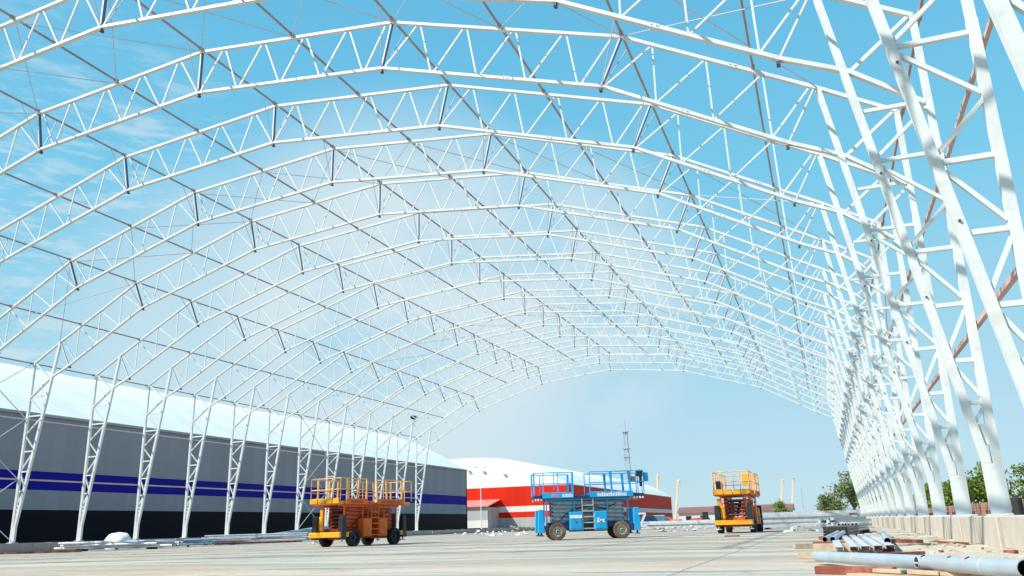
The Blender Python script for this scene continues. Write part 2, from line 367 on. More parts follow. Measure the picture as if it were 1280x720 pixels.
        GY = -.03; gp = MB(); gp.hexa([X(xi(1.36) + .08, 1.36)[:1] + (GY,) + (1.36,), X(25.30, 1.36)[:1] + (GY, 1.36), X(25.30, 1.36)[:1] + (.03, 1.36), X(xi(1.36) + .08, 1.36)[:1] + (.03, 1.36),
                            X(xi(1.78) + .08, 1.78)[:1] + (GY, 1.78), X(25.30, 1.78)[:1] + (GY, 1.78), X(25.30, 1.78)[:1] + (.03, 1.78), X(xi(1.78) + .08, 1.78)[:1] + (.03, 1.78)])
        gp.build('gusset_plate', M['plate'], col)
        bp = MB(); bp.box(-.27, .27, -.2, .2, 0, .028)
        for bx in (-.22, .22):
            for by in (-.15, .15): bp.tube((bx, by, .02), (bx, by, .10), .016, 6, mi=1)
        bp.build('base_plate', [M['plate'], M['bolt']], col)
        for zb in (4.5, 7.45):
            q = X(xi(zb), zb); MB().tube((q[0], -.105, zb), (q[0], -.07, zb), .024, 8).build('bolt_cap', M['bolt'], col)
    return root
N0, N1 = -1, 16
proto = None; arches = []
for k in range(N0, N1 + 1):
    i = k - N0
    if i == 0: lab = 'white lattice arch frame nearest the camera, only its right column crossing the photo edge'
    elif i == 17: lab = 'farthest white lattice arch frame, last in the row, with open sky beneath'
    else: lab = 'white lattice steel arch frame, %s from the near right edge, on concrete blocks' % ORD[i]
    if i == 2: lab = 'white lattice arch, third from the near end, its truss cutting the top left corner'
    if i == 6: lab = 'seventh white lattice arch, its left column standing leftmost in the photo'
    if proto is None: o = proto = arch(lab)
    else: o = copy_tree(proto); o['label'] = lab
    o.location = (XC, Y0 + SP * k, ZB); arches.append(o)

# ------------------------------------------------------------------ purlins, girts, bracing
YA, YB = Y0 + SP * N0 - 1.2, Y0 + SP * N1 + .2
mid = lambda a, b: ((a[0] + b[0]) / 2, (a[1] + b[1]) / 2)
LN = []
names = {-4: 'left eave', -3: 'lower left slope, along the first bend above the eave', -2: 'upper left slope, along the second bend', -1: 'left of the ridge', 0: 'ridge'}
VX = [OUT[0], OUT[2], OUT[3], OUT[4], OUT[5], OUT[6], OUT[8]]
pl = [(VX[0], 'rusty red eave purlin running along the left column tops'),
      ((-21.75, 13.35), 'thin dark purlin halfway up the lowest left roof panel'),
      (VX[1], 'dark purlin along the first roof bend on the left'),
      (mid(VX[1], VX[2]), 'dark purlin halfway between the first and second left roof bends'),
      (VX[2], 'dark purlin along the second roof bend on the left'),
      (mid(VX[2], VX[3]), 'dark purlin just left of the ridge, halfway to the bend'),
      (VX[3], 'brown ridge purlin joining the peaks of all arches'),
      (mid(VX[3], VX[4]), 'dark purlin just right of the ridge, halfway to the bend'),
      (VX[4], 'brown purlin along the upper roof bend on the right'),
      (mid(VX[4], VX[5]), 'dark purlin halfway between the two right roof bends'),
      (VX[5], 'brown purlin along the lower roof bend on the right'),
      ((21.6, 13.42), 'dark purlin halfway down the lowest right roof panel'),
      (VX[6], 'brown eave purlin running along the right column tops')]
for i, ((x, z), lab) in enumerate(pl):
    eave = i in (0, 12)
    dx = (-.16 if i == 0 else .16) if eave else 0; dz = 0. if eave else .125
    m = MB(); X, Z = XC + x + dx, ZB + z + dz
    m.bar((X, YA, Z), (X, YB, Z), .066, .066, (0, 0, 1))
    for k in range(N0, N1 + 1):
        y = Y0 + SP * k; m.box(X - .055, X + .055, y - .22, y + .22, Z - .055, Z + .05)
    tag(m.build('purlin', M['purlin']), lab, 'purlin', 'purlins along the hangar roof')
for s, side in ((-1, 'left'), (1, 'right')):
    for z, w, lab in ((3.86, .10, 'lower'), (7.62, .075, 'upper')):
        m = MB(); X = XC + s * 25.53
        m.bar((X, YA, ZB + z), (X, YB, ZB + z), w, w, (0, 0, 1))
        mt = M['girt'] if (z < 5 or s > 0) else M['galv2']
        tag(m.build('girt', mt), ('pink primed %s girt along the outside of the %s columns' if mt is M['girt'] else 'pale grey %s girt along the outside of the %s columns') % (lab, side), 'girt', 'girts along the hangar columns')
for k, lab2 in ((4, 'near'), (11, 'far')):
    for s, side in ((-1, 'left'), (1, 'right')):
        t = thing('wall_bracing', 'thin crossed steel tie rods between two %s columns, %s braced bay' % (side, lab2), 'bracing', (XC + s * 25.46, Y0 + SP * k, ZB), 0, 'wall bracing bays')
        for za, zb in ((.25, 3.8), (3.9, 7.55), (7.7, 11.2)):
            for a, b in ((za, zb), (zb, za)):
                MB().tube((0, .12, a), (0, SP - .12, b), .028, 6).build('tie_rod', M['galv2'], t)
for k, lab2 in ((1, 'nearest'), (4, 'middle'), (11, 'farthest')):
    t = thing('roof_bracing', 'thin crossed wires in the roof plane between two arches, %s braced roof bay' % lab2, 'bracing', (XC, Y0 + SP * k, ZB), 0, 'roof bracing bays')
    xs = [-23.35, -17.57, -13.25, -8.93, -4.46, 0, 4.46, 8.93, 13.25, 17.57, 23.35]
    for a, b in zip(xs, xs[1:]):
        za, zb = TO(a)[2], TO(b)[2]
        for ya, yb in ((.05, SP - .05), (SP - .05, .05)):
            MB().tube((a, ya, za), (b, yb, zb), .02, 5).build('tie_wire', M['cable'], t)
# floodlight pair on the last-but-one arch, left shoulder
t = thing('floodlight', 'small dark twin floodlight clamped high on the left shoulder of a far arch', 'floodlight', (-45.3, 88.9, 13.0))
t.scale = (.62,) * 3; t.rotation_euler = (0, R(12), 0)
MB().tube((0, 0, -.5), (0, 0, 1.0), .05, 8).build('pole', M['bolt'], t)
for sx in (-.4, .38):
    h = MB(); h.hexa([(sx - .3, -.3, .75), (sx + .3, -.3, .75), (sx + .3, .1, .6), (sx - .3, .1, .6), (sx - .3, -.25, 1.35), (sx + .3, -.25, 1.35), (sx + .3, .15, 1.2), (sx - .3, .15, 1.2)]); h.build('lamp_head', M['black_gloss'], t)
MB().bar((-.5, 0, .8), (.5, 0, .8), .06).build('crossbar', M['bolt'], t)

# ------------------------------------------------------------------ foundation blocks
def block_mesh(L, name, mat):
    m = MB(); h = L / 2
    m.box(-.3, .3, -h, h, 0, .578)
    me = m.mesh(name, mat); return me
bl = {}
for side, x, mt in (('right', XC + 25.28, 'block'), ('left', XC - 25.28, 'block_old')):
    longm = block_mesh(2.38, 'concrete_block', M[mt]); shortm = block_mesh(1.35, 'concrete_block', M[mt]); tiny = block_mesh(1.12, 'concrete_block', M[mt])
    for k in range(N0, N1 + 1):
        y = Y0 + SP * k; i = k - N0
        for (L, yy, me, what) in ((2.38, y, longm, 'under the foot'), (1.35, y + 1.90, shortm, 'first behind the foot'), (1.12, y + 3.16, tiny, 'second behind the foot')):
            if side == 'right' and yy < 3: continue
            o = link('concrete_block', me, None, .018)
            jx = random.uniform(-.02, .02) - (.0 if L > 2 else -.03)
            o.location = (x + jx * (1 if side == 'right' else -1), yy + random.uniform(-.02, .02), random.uniform(-.012, 0)); o.rotation_euler = (0, 0, random.uniform(-.008, .008))
            col = 'cream' if side == 'right' else 'dull grey'
            tag(o, '%s concrete block %s of the %s %s column' % (col, what, ORD[i], side), 'concrete block', 'concrete foundation blocks under the %s columns' % side)
# low blocks carrying on past the end of the left row
for i in range(18):
    o = link('concrete_block', longm, None, .018); o.location = (XC - 25.28 + random.uniform(-.05, .05), Y0 + SP * 16 + 5.2 + i * 2.43, random.uniform(-.06, 0))
    tag(o, 'low grey block, %s past the last left column, before the red warehouse' % ORD[i], 'concrete block', 'loose blocks beyond the left row')

# ------------------------------------------------------------------ warehouses
def bands_wall(name, p, q, th, bands, mats, parent):
    """thin solid wall p->q made of stacked colour bands (z0,z1,mat index)"""
    m = MB(); p = Vector((p[0], p[1], 0)); q = Vector((q[0], q[1], 0)); a = (q - p).normalized(); n = Vector((a.y, -a.x, 0)) * th
    for z0, z1, mi in bands:
        Z0, Z1 = Vector((0, 0, z0)), Vector((0, 0, z1))
        m.hexa([p + Z0, q + Z0, q + n + Z0, p + n + Z0, p + Z1, q + Z1, q + n + Z1, p + n + Z1], mi)
    return m.build(name, mats, parent)
def roof_shell(name, prof, y0, y1, th, mat, parent, nseg):
    """arched fabric roof: profile (x,z) extruded along y, with gentle sag between ribs"""
    m = MB(); vs = []; n = len(prof)
    for j in range(nseg + 1):
        y = y0 + (y1 - y0) * j / nseg
        sag = .07 if j % 2 else 0.
        for (x, z) in prof: vs.append((x, y, z - sag))
    m.poly(vs, [(j * n + i, j * n + i + 1, (j + 1) * n + i + 1, (j + 1) * n + i) for j in range(nseg) for i in range(n - 1)], 0, False)
    o = m.build(name, mat, parent)
    sd = o.modifiers.new('thick', 'SOLIDIFY'); sd.thickness = th; sd.offset = 0
    return o
def gable(name, prof, zb, y, mat, parent):
    m = MB(); vs = [(x, y, z - .03) for x, z in prof] + [(prof[-1][0], y, zb), (prof[0][0], y, zb)]
    n = len(vs); b = [(x, y + .1, z) for x, _, z in vs]
    m.poly(vs + b, [tuple(range(n)), tuple(range(2 * n - 1, n - 1, -1))] + [(i, (i + 1) % n, n + (i + 1) % n, n + i) for i in range(n)])
    return m.build(name, mat, parent)
# the long grey warehouse with the blue stripe
t = thing('warehouse', 'long grey warehouse with blue stripe, charcoal base and white arched fabric roof', 'warehouse', (-57., 0, 0))
x0 = 0.
BD = [(0, 2.98, 0), (2.98, 4.46, 1), (4.46, 5.86, 2), (5.86, 10.05, 1)]
bands_wall('side_wall', (0, -30), (0, 131.5), -.2, BD, [M['w_dark'], M['w_grey'], M['w_blue']], t)
bands_wall('end_wall', (-.2, 131.5), (-50, 131.5), .2, BD, [M['w_dark'], M['w_grey'], M['w_blue']], t)
m = MB(); m.box(-.05, .26, -30, 131.6, 10.05, 10.25); m.build('gutter', M['w_mid'], t)
m = MB(); m.box(-.2, .05, 131.5, 131.72, 0, 10.2); m.build('corner_trim', M['w_dark'], t)
prof = [(.16, 10.22), (-3.2, 12.1), (-6.6, 13.85), (-10.5, 15.6), (-14.2, 16.85), (-18.5, 17.6), (-25, 18.0)]
prof = prof + [(-50 - x, z) for x, z in prof[-2::-1]]
roof_shell('fabric_roof', prof, -30, 131.4, .05, M['fabric'], t, 64)
gable('roof_gable', prof, 10.06, 131.42, M['fabric'], t)
# the red and white warehouse
XB, YB2 = -50.6, 169.0
t = thing('warehouse', 'red and white striped warehouse with white arched roof behind the blue lift', 'warehouse', (XB, YB2, 0))
BD2 = [(0, 2.55, 0), (2.55, 3.72, 1), (3.72, 4.85, 2), (4.85, 8.92, 1)]
ms = [M['w_mid'], M['w_red'], M['w_white']]
bands_wall('gable_wall', (0, 0), (-46, 0), -.2, BD2, ms, t)
bands_wall('side_wall', (0, .2), (0, 125), -.2, BD2, ms, t)
m = MB(); m.box(-.02, .2, -.05, 125, 8.92, 9.08); m.build('gutter', M['w_white'], t)
p2 = [(.12, 9.05), (-2.2, 10.6), (-4.6, 11.95), (-8.2, 13.5), (-12.5, 14.6), (-17, 15.2), (-22.9, 15.45)]
p2 = p2 + [(-46 - x, z) for x, z in p2[-2::-1]]
roof_shell('fabric_roof', p2, .05, 125, .05, M['fabric'], t, 50)
gable('roof_gable', p2, 8.93, .02, M['fabric'], t)
for px, pz in ((-21.8, 12.6), (-18.4, 12.35), (-13.6, 11.55)):
    l = MB(); l.box(px - .28, px + .28, -.4, 0.0, pz - .12, pz + .16); l.build('wall_lamp', M['mastgrey'], t)
# annex in front of the red warehouse
t = thing('lean_to', 'small grey lean-to with pinkish red awning roof at the red warehouse gable', 'shed', (-68.6, 162.6, 0))
bands_wall('wall', (-5, 0), (2.9, 0), .2, [(0, .7, 1), (.7, 2.2, 2), (2.2, 4.8, 0)], [M['w_mid'], M['w_dark'], M['w_white']], t)
bands_wall('side_wall', (2.9, .2), (2.9, 6.1), -.2, [(0, 1.6, 0), (1.6, 4.75, 0)], [M['w_mid']], t)
m = MB(); m.hexa([(-5.4, -.7, 4.85), (3.3, -.7, 4.85), (3.3, 6.1, 6.25), (-5.4, 6.1, 6.25), (-5.4, -.7, 5.05), (3.3, -.7, 5.05), (3.3, 6.1, 6.45), (-5.4, 6.1, 6.45)]); m.build('awning_roof', M['awning'], t)
# twin-arm lamp post
t = thing('street_lamp', 'tall white lamp post with two arms in front of the red warehouse', 'street lamp', (-62.0, 150., 0))
MB().tube((0, 0, 0), (0, 0, 11.6), .11, 8, .06).build('pole', M['mark'], t)
for s in (-1, 1):
    MB().tube((0, 0, 11.5), (s * .7, 0, 11.9), .045, 6).build('arm', M['mark'], t)
    m = MB(); m.box(s * .95 - .4, s * .95 + .4, -.14, .14, 11.82, 11.98); m.build('lamp_head', M['mastgrey'], t)

# ------------------------------------------------------------------ scissor lifts
def wheel(parent, x, y, r, w, tyre, rim, side):
    t = MB(); pr = [(r * .60, -w / 2), (r * .93, -w / 2), (r, -w * .33), (r, w * .33), (r * .93, w / 2), (r * .60, w / 2), (r * .60, -w / 2)]
    t.lathe(pr, (x, y, r), (0, 1, 0), 24)
    for i in range(20):                                                     # tread lugs
        a = 2 * math.pi * i / 20; c, s_ = math.cos(a), math.sin(a)
        for sg in (-1, 1):
            t.bar((x + c * r * .985, y + sg * w * .45, r + s_ * r * .985), (x + math.cos(a + .12) * r * .985, y + sg * .02, r + math.sin(a + .12) * r * .985), .05, .045, (c, 0, s_))
    o = t.build('wheel', tyre, parent)
    k = MB(); sg = side
    k.lathe([(r * .60, -w * .3), (r * .60, w * .40), (r * .54, w * .42), (r * .50, w * .2), (r * .22, w * .12), (r * .2, w * .42), (r * .14, w * .46), (0.001, w * .46)], (x, y, r), (0, sg, 0), 20, mis=[0, 0, 0, 0, 0, 0, 1])
    for i in range(8):
        a = 2 * math.pi * i / 8; k.tube((x + math.cos(a) * r * .33, y + sg * w * .14, r + math.sin(a) * r * .33), (x + math.cos(a) * r * .33, y + sg * w * .26, r + math.sin(a) * r * .33), .018, 6, mi=1)
    k.build('rim', [rim, M['bolt']], o)
    return o
def glyphs(x0, x1, y, z0, z1, n, rnd):
    """a row of worn, unreadable block marks"""
    m = MB(); w = (x1 - x0) / n; m.box(x0, x1, y - .002, y + .002, z0 - .02, z0 - .004)
    a = x0
    while a < x1 - .03:
        l = rnd.uniform(.25, .8) * w; m.box(a, min(x1, a + l), y - .004, y + .004, z0 - .005, z1 - rnd.uniform(0, .3) * (z1 - z0)); a += l + .22 * w
    return m
def railing(parent, name, xs, y, z0, z1, mat, r=.024, mids=(.5,), posts=None):
    m = MB(); a, b = xs
    for z in [z1] + [z0 + (z1 - z0) * f for f in mids]: m.tube((a, y, z), (b, y, z), r, 6)
    for x in (posts or (a, b)): m.tube((x, y, z0), (x, y, z1), r, 6)
    return m.build(name, mat, parent)
def scissor_lift(label, loc, rz, body, trim, rail, arm, tyre, rim, outrig, ext, kind):
    """x = length (front at -x), y = width, visible long side is -y for kind 'blue', +x ... kept symmetric"""
    L, W = 1.62, 1.0
    t = thing('scissor_lift', label, 'scissor lift', loc, rz, 'scissor lifts parked on the slab')
    rnd = random.Random(int(loc[0] * 10))
    for x in (-L, L):
        for s in (-1, 1): wheel(t, x, s * (W - .12), .415, .31, tyre, rim, s)
    c = MB(); c.box(-2.05, 2.05, -.55, .55, .55, .86); c.box(-L - .09, -L + .09, -.75, .75, .33, .5); c.box(L - .09, L + .09, -.75, .75, .33, .5); c.box(-.9, .9, -.5, .5, .38, .55)
    c.build('chassis', M['darkblue'] if kind == 'blue' else M['oxide'], t, .015)
    # bumpers at both ends
    for s in (-1, 1):
        b = MB(); b.box(*sorted((s * 2.05, s * 2.3)), -1.0, 1.0, .46, .70)
        b.box(*sorted((s * 2.3, s * 2.34)), -.95, .95, .56, .64)
        b.build('bumper', trim, t, .02)
    # outriggers (leg housing, ram, foot) at the four corners
    for x in (-2.42, 2.42):
        for s in (-1, 1):
            o = MB(); o.hexa([(x - .17, s * .86 - .16, .36), (x + .17, s * .86 - .16, .36), (x + .17, s * .86 + .16, .36), (x - .17, s * .86 + .16, .36),
                              (x - .13, s * .86 - .14, 1.48), (x + .13, s * .86 - .14, 1.48), (x + .13, s * .86 + .14, 1.48), (x - .13, s * .86 + .14, 1.48)])
            oo = o.build('outrigger', outrig, t, .025)
            f = MB(); f.tube((x, s * .86, .24), (x, s * .86, .5), .05, 8); f.tube((x, s * .86, .20), (x, s * .86, .25), .15, 12); f.build('foot', M['mark'] if kind != 'blue' else M['darkblue'], oo)
    # side modules with ladder between them (both sides)
    for s in (-1, 1):
        for xa, xb in ((-.98, -.34), (.26, .90)):
            b = MB(); y0, y1 = sorted((s * .58, s * 1.04)); b.box(xa, xb, y0, y1, .44, 1.34)
            bo = b.build('control_cabinet', body, t, .03)
            d = MB(); yy = s * 1.045
            d.box(xa + .06, xb - .06, min(yy, yy + s * .012), max(yy, yy + s * .012), .52, 1.0); d.build('cabinet_door', body, bo, .008)
            h = MB(); h.box((xa + xb) / 2 - .05, (xa + xb) / 2 + .05, min(yy + s * .012, yy + s * .03), max(yy + s * .012, yy + s * .03), .82, .87); h.build('latch', M['bolt'], bo)
        ld = MB()
        for z in (.5, .78, 1.06, 1.34, 1.62): ld.box(-.32, .24, *sorted((s * .80, s * 1.0)), z, z + .05)
        for x in (-.32, .24): ld.box(x - .02, x + .02, *sorted((s * .93, s * .97)), .45, 1.98)
        ld.build('ladder', M['rim'] if kind == 'blue' else M['mark'] if s > 9 else body, t)
    # scissor stack, folded
    nl = 5
    for j in range(nl):
        z = .98 + j * .195
        for s in (-1, 1):
            for d, yy in ((1, .40), (-1, .52)):
                MB().bar((-1.85, s * yy, z - .05 * d), (1.85, s * yy, z + .05 * d), .15, .055).build('scissor_arm', arm, t)
        if j < nl:
            for x in (-1.8, 1.8): MB().tube((x, -.56, z), (x, .56, z), .045, 8).build('pivot_pin', M['bolt'], t)
    MB().tube((-.9, 0, .95), (.9, 0, 1.7), .09, 10).build('lift_cylinder', M['armgrey'] if kind == 'blue' else M['oxide'], t)
    for s in (-1, 1):
        hs_ = MB(); pts = [(-1.5, s * .60, .9), (-1.1, s * .64, 1.25), (-.6, s * .62, 1.5), (.2, s * .64, 1.62), (.9, s * .62, 1.45), (1.5, s * .64, 1.75)]
        for a_, b_ in zip(pts, pts[1:]): hs_.tube(a_, b_, .022, 6)
        hs_.build('hydraulic_hose', M['black'], t)
    # upper frame
    u = MB()
    for s in (-1, 1): u.box(-2.15, 2.15, *sorted((s * .62, s * .72)), 1.90, 2.0)
    for x in (-2.1, -.7, -.3, .3, 1.0, 2.05):
        for s in (-1, 1): u.box(x - .03, x + .03, *sorted((s * .66, s * .71)), 1.35 if abs(x) < 2 else .86, 1.92)
    u.build('support_frame', body, t)
    # platform deck, side boards, extension decks
    zd = 2.12
    dk = MB(); dk.box(-2.3, 2.3, -.98, .98, 1.99, zd); dk.build('platform_deck', M['darkblue'] if kind == 'blue' else M['oxide'], t, .01)
    e0, e1 = ext
    for a, b in ((-2.3 - e0, -2.3), (2.3, 2.3 + e1)):
        e = MB(); e.box(a, b, -.86, .86, 2.03, 2.17)
        eo = e.build('extension_deck', M['darkblue'] if kind == 'blue' else trim, t, .01)
        st = MB()
        for s in (-1, 1):
            n_ = max(3, int((b - a) / .14))
            for i in range(n_): st.box(a + (b - a) * (i + .15) / n_, a + (b - a) * (i + .75) / n_, *sorted((s * .862, s * .872)), 1.92, 2.02)
        st.build('edge_marking', M['mark'] if kind == 'blue' else M['orange'], eo)
    for s in (-1, 1):
        y0, y1 = sorted((s * .98, s * 1.03))
        for xa, xb in ((-2.3, -.72), (.1, 2.3)):
            b = MB(); b.box(xa, xb, y0, y1, 2.02, 2.30); bo = b.build('side_board', body, t, .008)
            yy = s * 1.036
            if kind == 'blue':
                if xa < 0:
                    glyphs(xa + .45, xa + .85, yy, 2.09, 2.24, 4, rnd).build('marking', M['pinkmark'], bo)
                    glyphs(xa + 1.0, xb - .05, yy, 2.09, 2.24, 5, rnd).build('marking', M['mark'], bo)
                else: glyphs(xa + .38, xb - .3, yy, 2.08, 2.25, 12, rnd).build('marking', M['mark'], bo)
            else: glyphs(xa + .3, xb - .4, yy, 2.10, 2.22, 8, rnd).build('marking', M['oxide'], bo)
        if kind == 'blue':
            q = MB(); yy = s * 1.06; q.box(.36, .76, yy - .004, yy + .004, .80, .84)
            for xx in (.40, .54, .66): q.box(xx, xx + .09, yy - .004, yy + .004, .84, .95)
            q.box(.42, .5, yy - .004, yy + .004, .95, 1.02); q.build('marking', M['mark'], t)
            q = MB(); q.box(-.96, -.36, yy - .008, yy + .002, 1.02, 1.18); q.build('marking', M['mark'], t)
    zt = 3.28
    # guard rails: two sections on each side with an entry gap, and the two ends
    for s in (-1, 1):
        railing(t, 'guard_rail', (-2.28 - e0, -.72), s * .97, 2.2, zt, rail, mids=(.5,), posts=(-2.28 - e0, -2.25, -1.5, -.76))
        railing(t, 'guard_rail', (.12, 2.28 + e1), s * .97, 2.2, zt, rail, mids=(.5,), posts=(.12, 1.25, 2.2, 2.28 + e1))
        for x in ((-.78, 1.25, 2.2) if kind == 'blue' else (-2.25, -1.4, -.76, .12, .9, 2.2)):
            MB().bar((x, s * .97, 2.15), (x - (.08 if x > 0 else -.03), s * .97, zt), .10, .05).build('rail_stanchion', body if kind == 'blue' else rail, t)
    for x in (-2.28 - e0, 2.28 + e1):
        m = MB()
        for z in (zt, 2.74): m.tube((x, -.97, z), (x, .97, z), .024, 6)
        for y in (-.5, .5): m.tube((x, y, 2.15), (x, y, zt), .022, 6)
        m.build('guard_rail', rail, t)
    return t
bl_c = (-10.85, 39.3)
SC = .925
blue = scissor_lift('blue scissor lift with cream rims standing side-on in the middle of the slab', (bl_c[0], bl_c[1], 0), math.atan2(.40, .92),
    M['blue'], M['darkblue'], M['blue'], M['armgrey'], M['tyre'], M['rim'], M['blue'], (.42, .60), 'blue')
blue.scale = (SC,) * 3
# platform control box and white canopy panel on the blue lift, number 7 on its right outrigger
c = MB(); c.box(2.55, 2.88, -.98, -.72, 3.0, 3.32); cb = c.build('control_box', M['black_gloss'], blue, .02)
c = MB(); c.box(2.7, 2.82, -.95, -.8, 2.5, 3.0); c.build('bracket', M['black_gloss'], cb)
c = MB(); c.box(2.92, 3.16, -.9, -.66, 2.75, 3.2); c.build('side_tool_box', M['blue'], blue, .02)
q = MB(); q.bar((2.50, -1.05, 1.16), (2.86, -1.05, 1.16), .09, .012, (0, 1, 0)); q.bar((2.83, -1.05, 1.13), (2.62, -1.05, .70), .10, .012, (0, 1, 0)); q.build('number', M['mark'], blue)
or1 = scissor_lift('orange scissor lift with yellow bumper, its long side facing right, left of the blue lift', (-21.35, 36.4, 0), math.atan2(.985, .17),
    M['orange'], M['yellow'], M['railpaint'], M['oxide'], M['black'], M['black_gloss'], M['black_gloss'], (.45, .75), 'orange')
or1.scale = (.93,) * 3
or2 = scissor_lift('orange scissor lift seen end-on, parked on the far right of the slab', (-4.62, 48.0, 0), math.atan2(.995, .03),
    M['orange'], M['yellow'], M['railpaint'], M['oxide'], M['black'], M['black_gloss'], M['black_gloss'], (.1, .3), 'orange')
or2.scale = (.95,) * 3
for o, xx in ((or1, -2.78), (or2, -2.44)):
    b = MB()
    for i, (a, c_) in enumerate(((-.95, -.55), (-.5, -.1), (-.05, .4), (.45, .95))): b.box(xx - .06, xx, a, c_, 2.06, 2.32)
    b.build('toe_board', M['yellow'], o, .02)
    b = MB(); b.box(-2.78, -2.62, -1.02, 1.02, .44, .70); b.box(-2.62, -2.3, -.12, .12, .5, .64); b.build('front_bumper', M['yellow'], o, .03)
    b = MB(); b.bar((-2.1, .78, .7), (-2.06, .78, 1.85), .10, .22); b.build('end_post', M['yellow'], o)
    b = MB(); b.box(-2.42, -2.30, .45, .72, .75, 1.45); b.build('warning_plate', M['yellow'], o, .04)
b = MB(); b.box(-2.5, -2.3, .55, .8, 2.35, 2.8); b.build('control_box', M['black_gloss'], or2, .02)
b = MB(); b.box(-2.36, -2.3, -.97, -.62, 2.5, 3.15); b.build('rail_panel', M['yellow'], or2, .02)

# ------------------------------------------------------------------ tube stacks along the left kerb
def tube_stack(label, loc, rz, length, nx, nz, r, mat, group, sp=2.15, tilt=0., square=False, seed=1, bear=True, mess=.12):
    rnd = random.Random(seed)
    t = thing('tube_stack', label, 'tube stack', loc, rz, group)
    for j in range(nz):
        for i in range(nx - (j % 2)):
            m = MB(); y = (i - (nx - 1) / 2 + .5 * (j % 2)) * sp * r + rnd.uniform(-.2, .2) * r; z = .12 + r + j * r * 1.85
            a = -length / 2 + rnd.uniform(-.35, .35) * min(1, length / 5); b = length / 2 + rnd.uniform(-.6, .6) * min(1, length / 5); y += rnd.uniform(-.3, .3) * mess; dy = rnd.uniform(-.5, .5) * mess
            if square: m.bar((a, y, z), (b, y + dy, z + tilt), r * 2, r * 2, (0, 0, 1))
            else: m.pipe((a, y, z), (b, y + dy, z + tilt), r, 8, r * .18)
            m.build('tube', [mat, M['inside']], t)
    if bear:
        for x in (-length * .33, length * .33):
            m = MB(); m.box(x - .06, x + .06, -nx * r * 1.15, nx * r * 1.15, 0, .12); m.build('bearer', M['redwood'], t)
    return t
G = 'stacks of steel tubes'
tube_stack('stack of pale steel tubes lying before the second left column foot', (-40.6, 40.6, 0), R(17), 6.6, 7, 3, .075, M['galv2'], G, mess=.7, seed=3)
tube_stack('grey tube stack just behind the first one at left, near the white mound', (-41.6, 44.6, 0), R(40), 6.5, 6, 3, .07, M['galv'], G, mess=.6, seed=4)
tube_stack('long low row of pinkish steel tubes along the left kerb, third stack', (-42.6, 50.0, 0), R(57), 7.5, 6, 3, .065, M['lilac'], G, mess=.6, seed=5)
tube_stack('tube stack with ragged white ends halfway along the left kerb', (-42.2, 56.0, 0), R(50), 7.4, 7, 4, .08, M['galv2'], G, mess=.8, seed=6)
tube_stack('tilted bundle of long tubes propped up on the left kerb beside the orange lift', (-42.4, 64.5, 0), R(63), 9.6, 5, 3, .085, M['galv'], G, mess=.5, tilt=1.1, seed=7)
tube_stack('short stack of tubes nearest the orange lift on the left kerb side', (-41.6, 69.0, 0), R(56), 6.0, 5, 3, .07, M['lilac'], G, mess=.6, seed=8)
tube_stack('red primed bars lying flat on the slab before the left kerb', (-39.2, 52.5, -.08), R(55), 6.0, 4, 1, .06, M['redwood'], G, square=True, seed=9, bear=False)
tube_stack('single dark red beam lying on the slab at the left picture edge', (-44.0, 33.6, -.1), R(22), 12.0, 1, 1, .05, M['redwood'], G, square=True, seed=10, bear=False)
# white wrapped mound
def blob(name, mat, label, cat, loc, sx, sy, sz, seed, amp=.12, group=None):
    rnd = random.Random(seed); m = MB(); nu, nv = 22, 10; vs = []
    ph = [rnd.uniform(0, 6.28) for _ in range(6)]
    for j in range(nv + 1):
        e = (math.pi / 2) * j / nv
        for i in range(nu):
            a = 2 * math.pi * i / nu
            k = 1 + amp * (math.sin(2 * a + ph[0]) * math.cos(3 * e + ph[1]) + .6 * math.sin(5 * a + ph[2] + 4 * e) + .4 * math.sin(7 * a + ph[3] - 5 * e))
            vs.append((sx * k * math.cos(e) * math.cos(a), sy * k * math.cos(e) * math.sin(a), sz * k * math.sin(e) ** .8 if e > 0 else 0))
    m.poly(vs, [(j * nu + i, j * nu + (i + 1) % nu, (j + 1) * nu + (i + 1) % nu, (j + 1) * nu + i) for j in range(nv) for i in range(nu)], 0, True)
    o = m.build(name, mat); o.location = loc; return tag(o, label, cat, group)
blob('wrapped_mound', M['sack'], 'white plastic wrapped mound behind the tube stacks at left', 'mound', (-46.6, 46.6, .0), 1.05, .9, 1.05, 3, .07)

# ------------------------------------------------------------------ right foreground: big pipe, timbers, profiles
t = thing('steel_pipe', 'big pale galvanised pipe with round holes lying across the right foreground', 'pipe', (0, 0, 0))
pA, pB = Vector((-.24, 13.0, .11)), Vector((1.375, 7.72, .205))
ax = (pB - pA).normalized()
rad = .072
m = MB(); m.pipe(pA, pB, rad, 28, .007, depth=1.2); m.build('pipe_shell', [M['galv'], M['inside']], t)
pe = ax.cross(Vector((0, 0, 1))).normalized()
camside = -pe if (-pe).dot(-pA) > 0 else pe
def hole(f, ang, rr):
    d = (camside * math.cos(ang) + Vector((0, 0, 1)) * math.sin(ang)).normalized(); c = pA.lerp(pB, f)
    h = MB(); h.tube(c + d * (rad - .012), c + d * (rad + .0035), rr, 14); h.build('hole', M['inside'], t)
    h = MB(); u = ax; w = d.cross(u)
    h.lathe([(rr, -.004), (rr + .008, .002), (rr + .012, -.004)], c + d * rad, d, 16); h.build('hole_rim', M['galv2'], t)
hole(.655, R(6), .047); hole(.67, R(62), .026); hole(.775, R(62), .022); hole(.84, R(62), .026)
m = MB(); c = pA.lerp(pB, .655) + camside * (rad + .006); m.bar(c - ax * .05, c + ax * .05, .016, .006, camside); m.build('crossbar', M['galv2'], t)
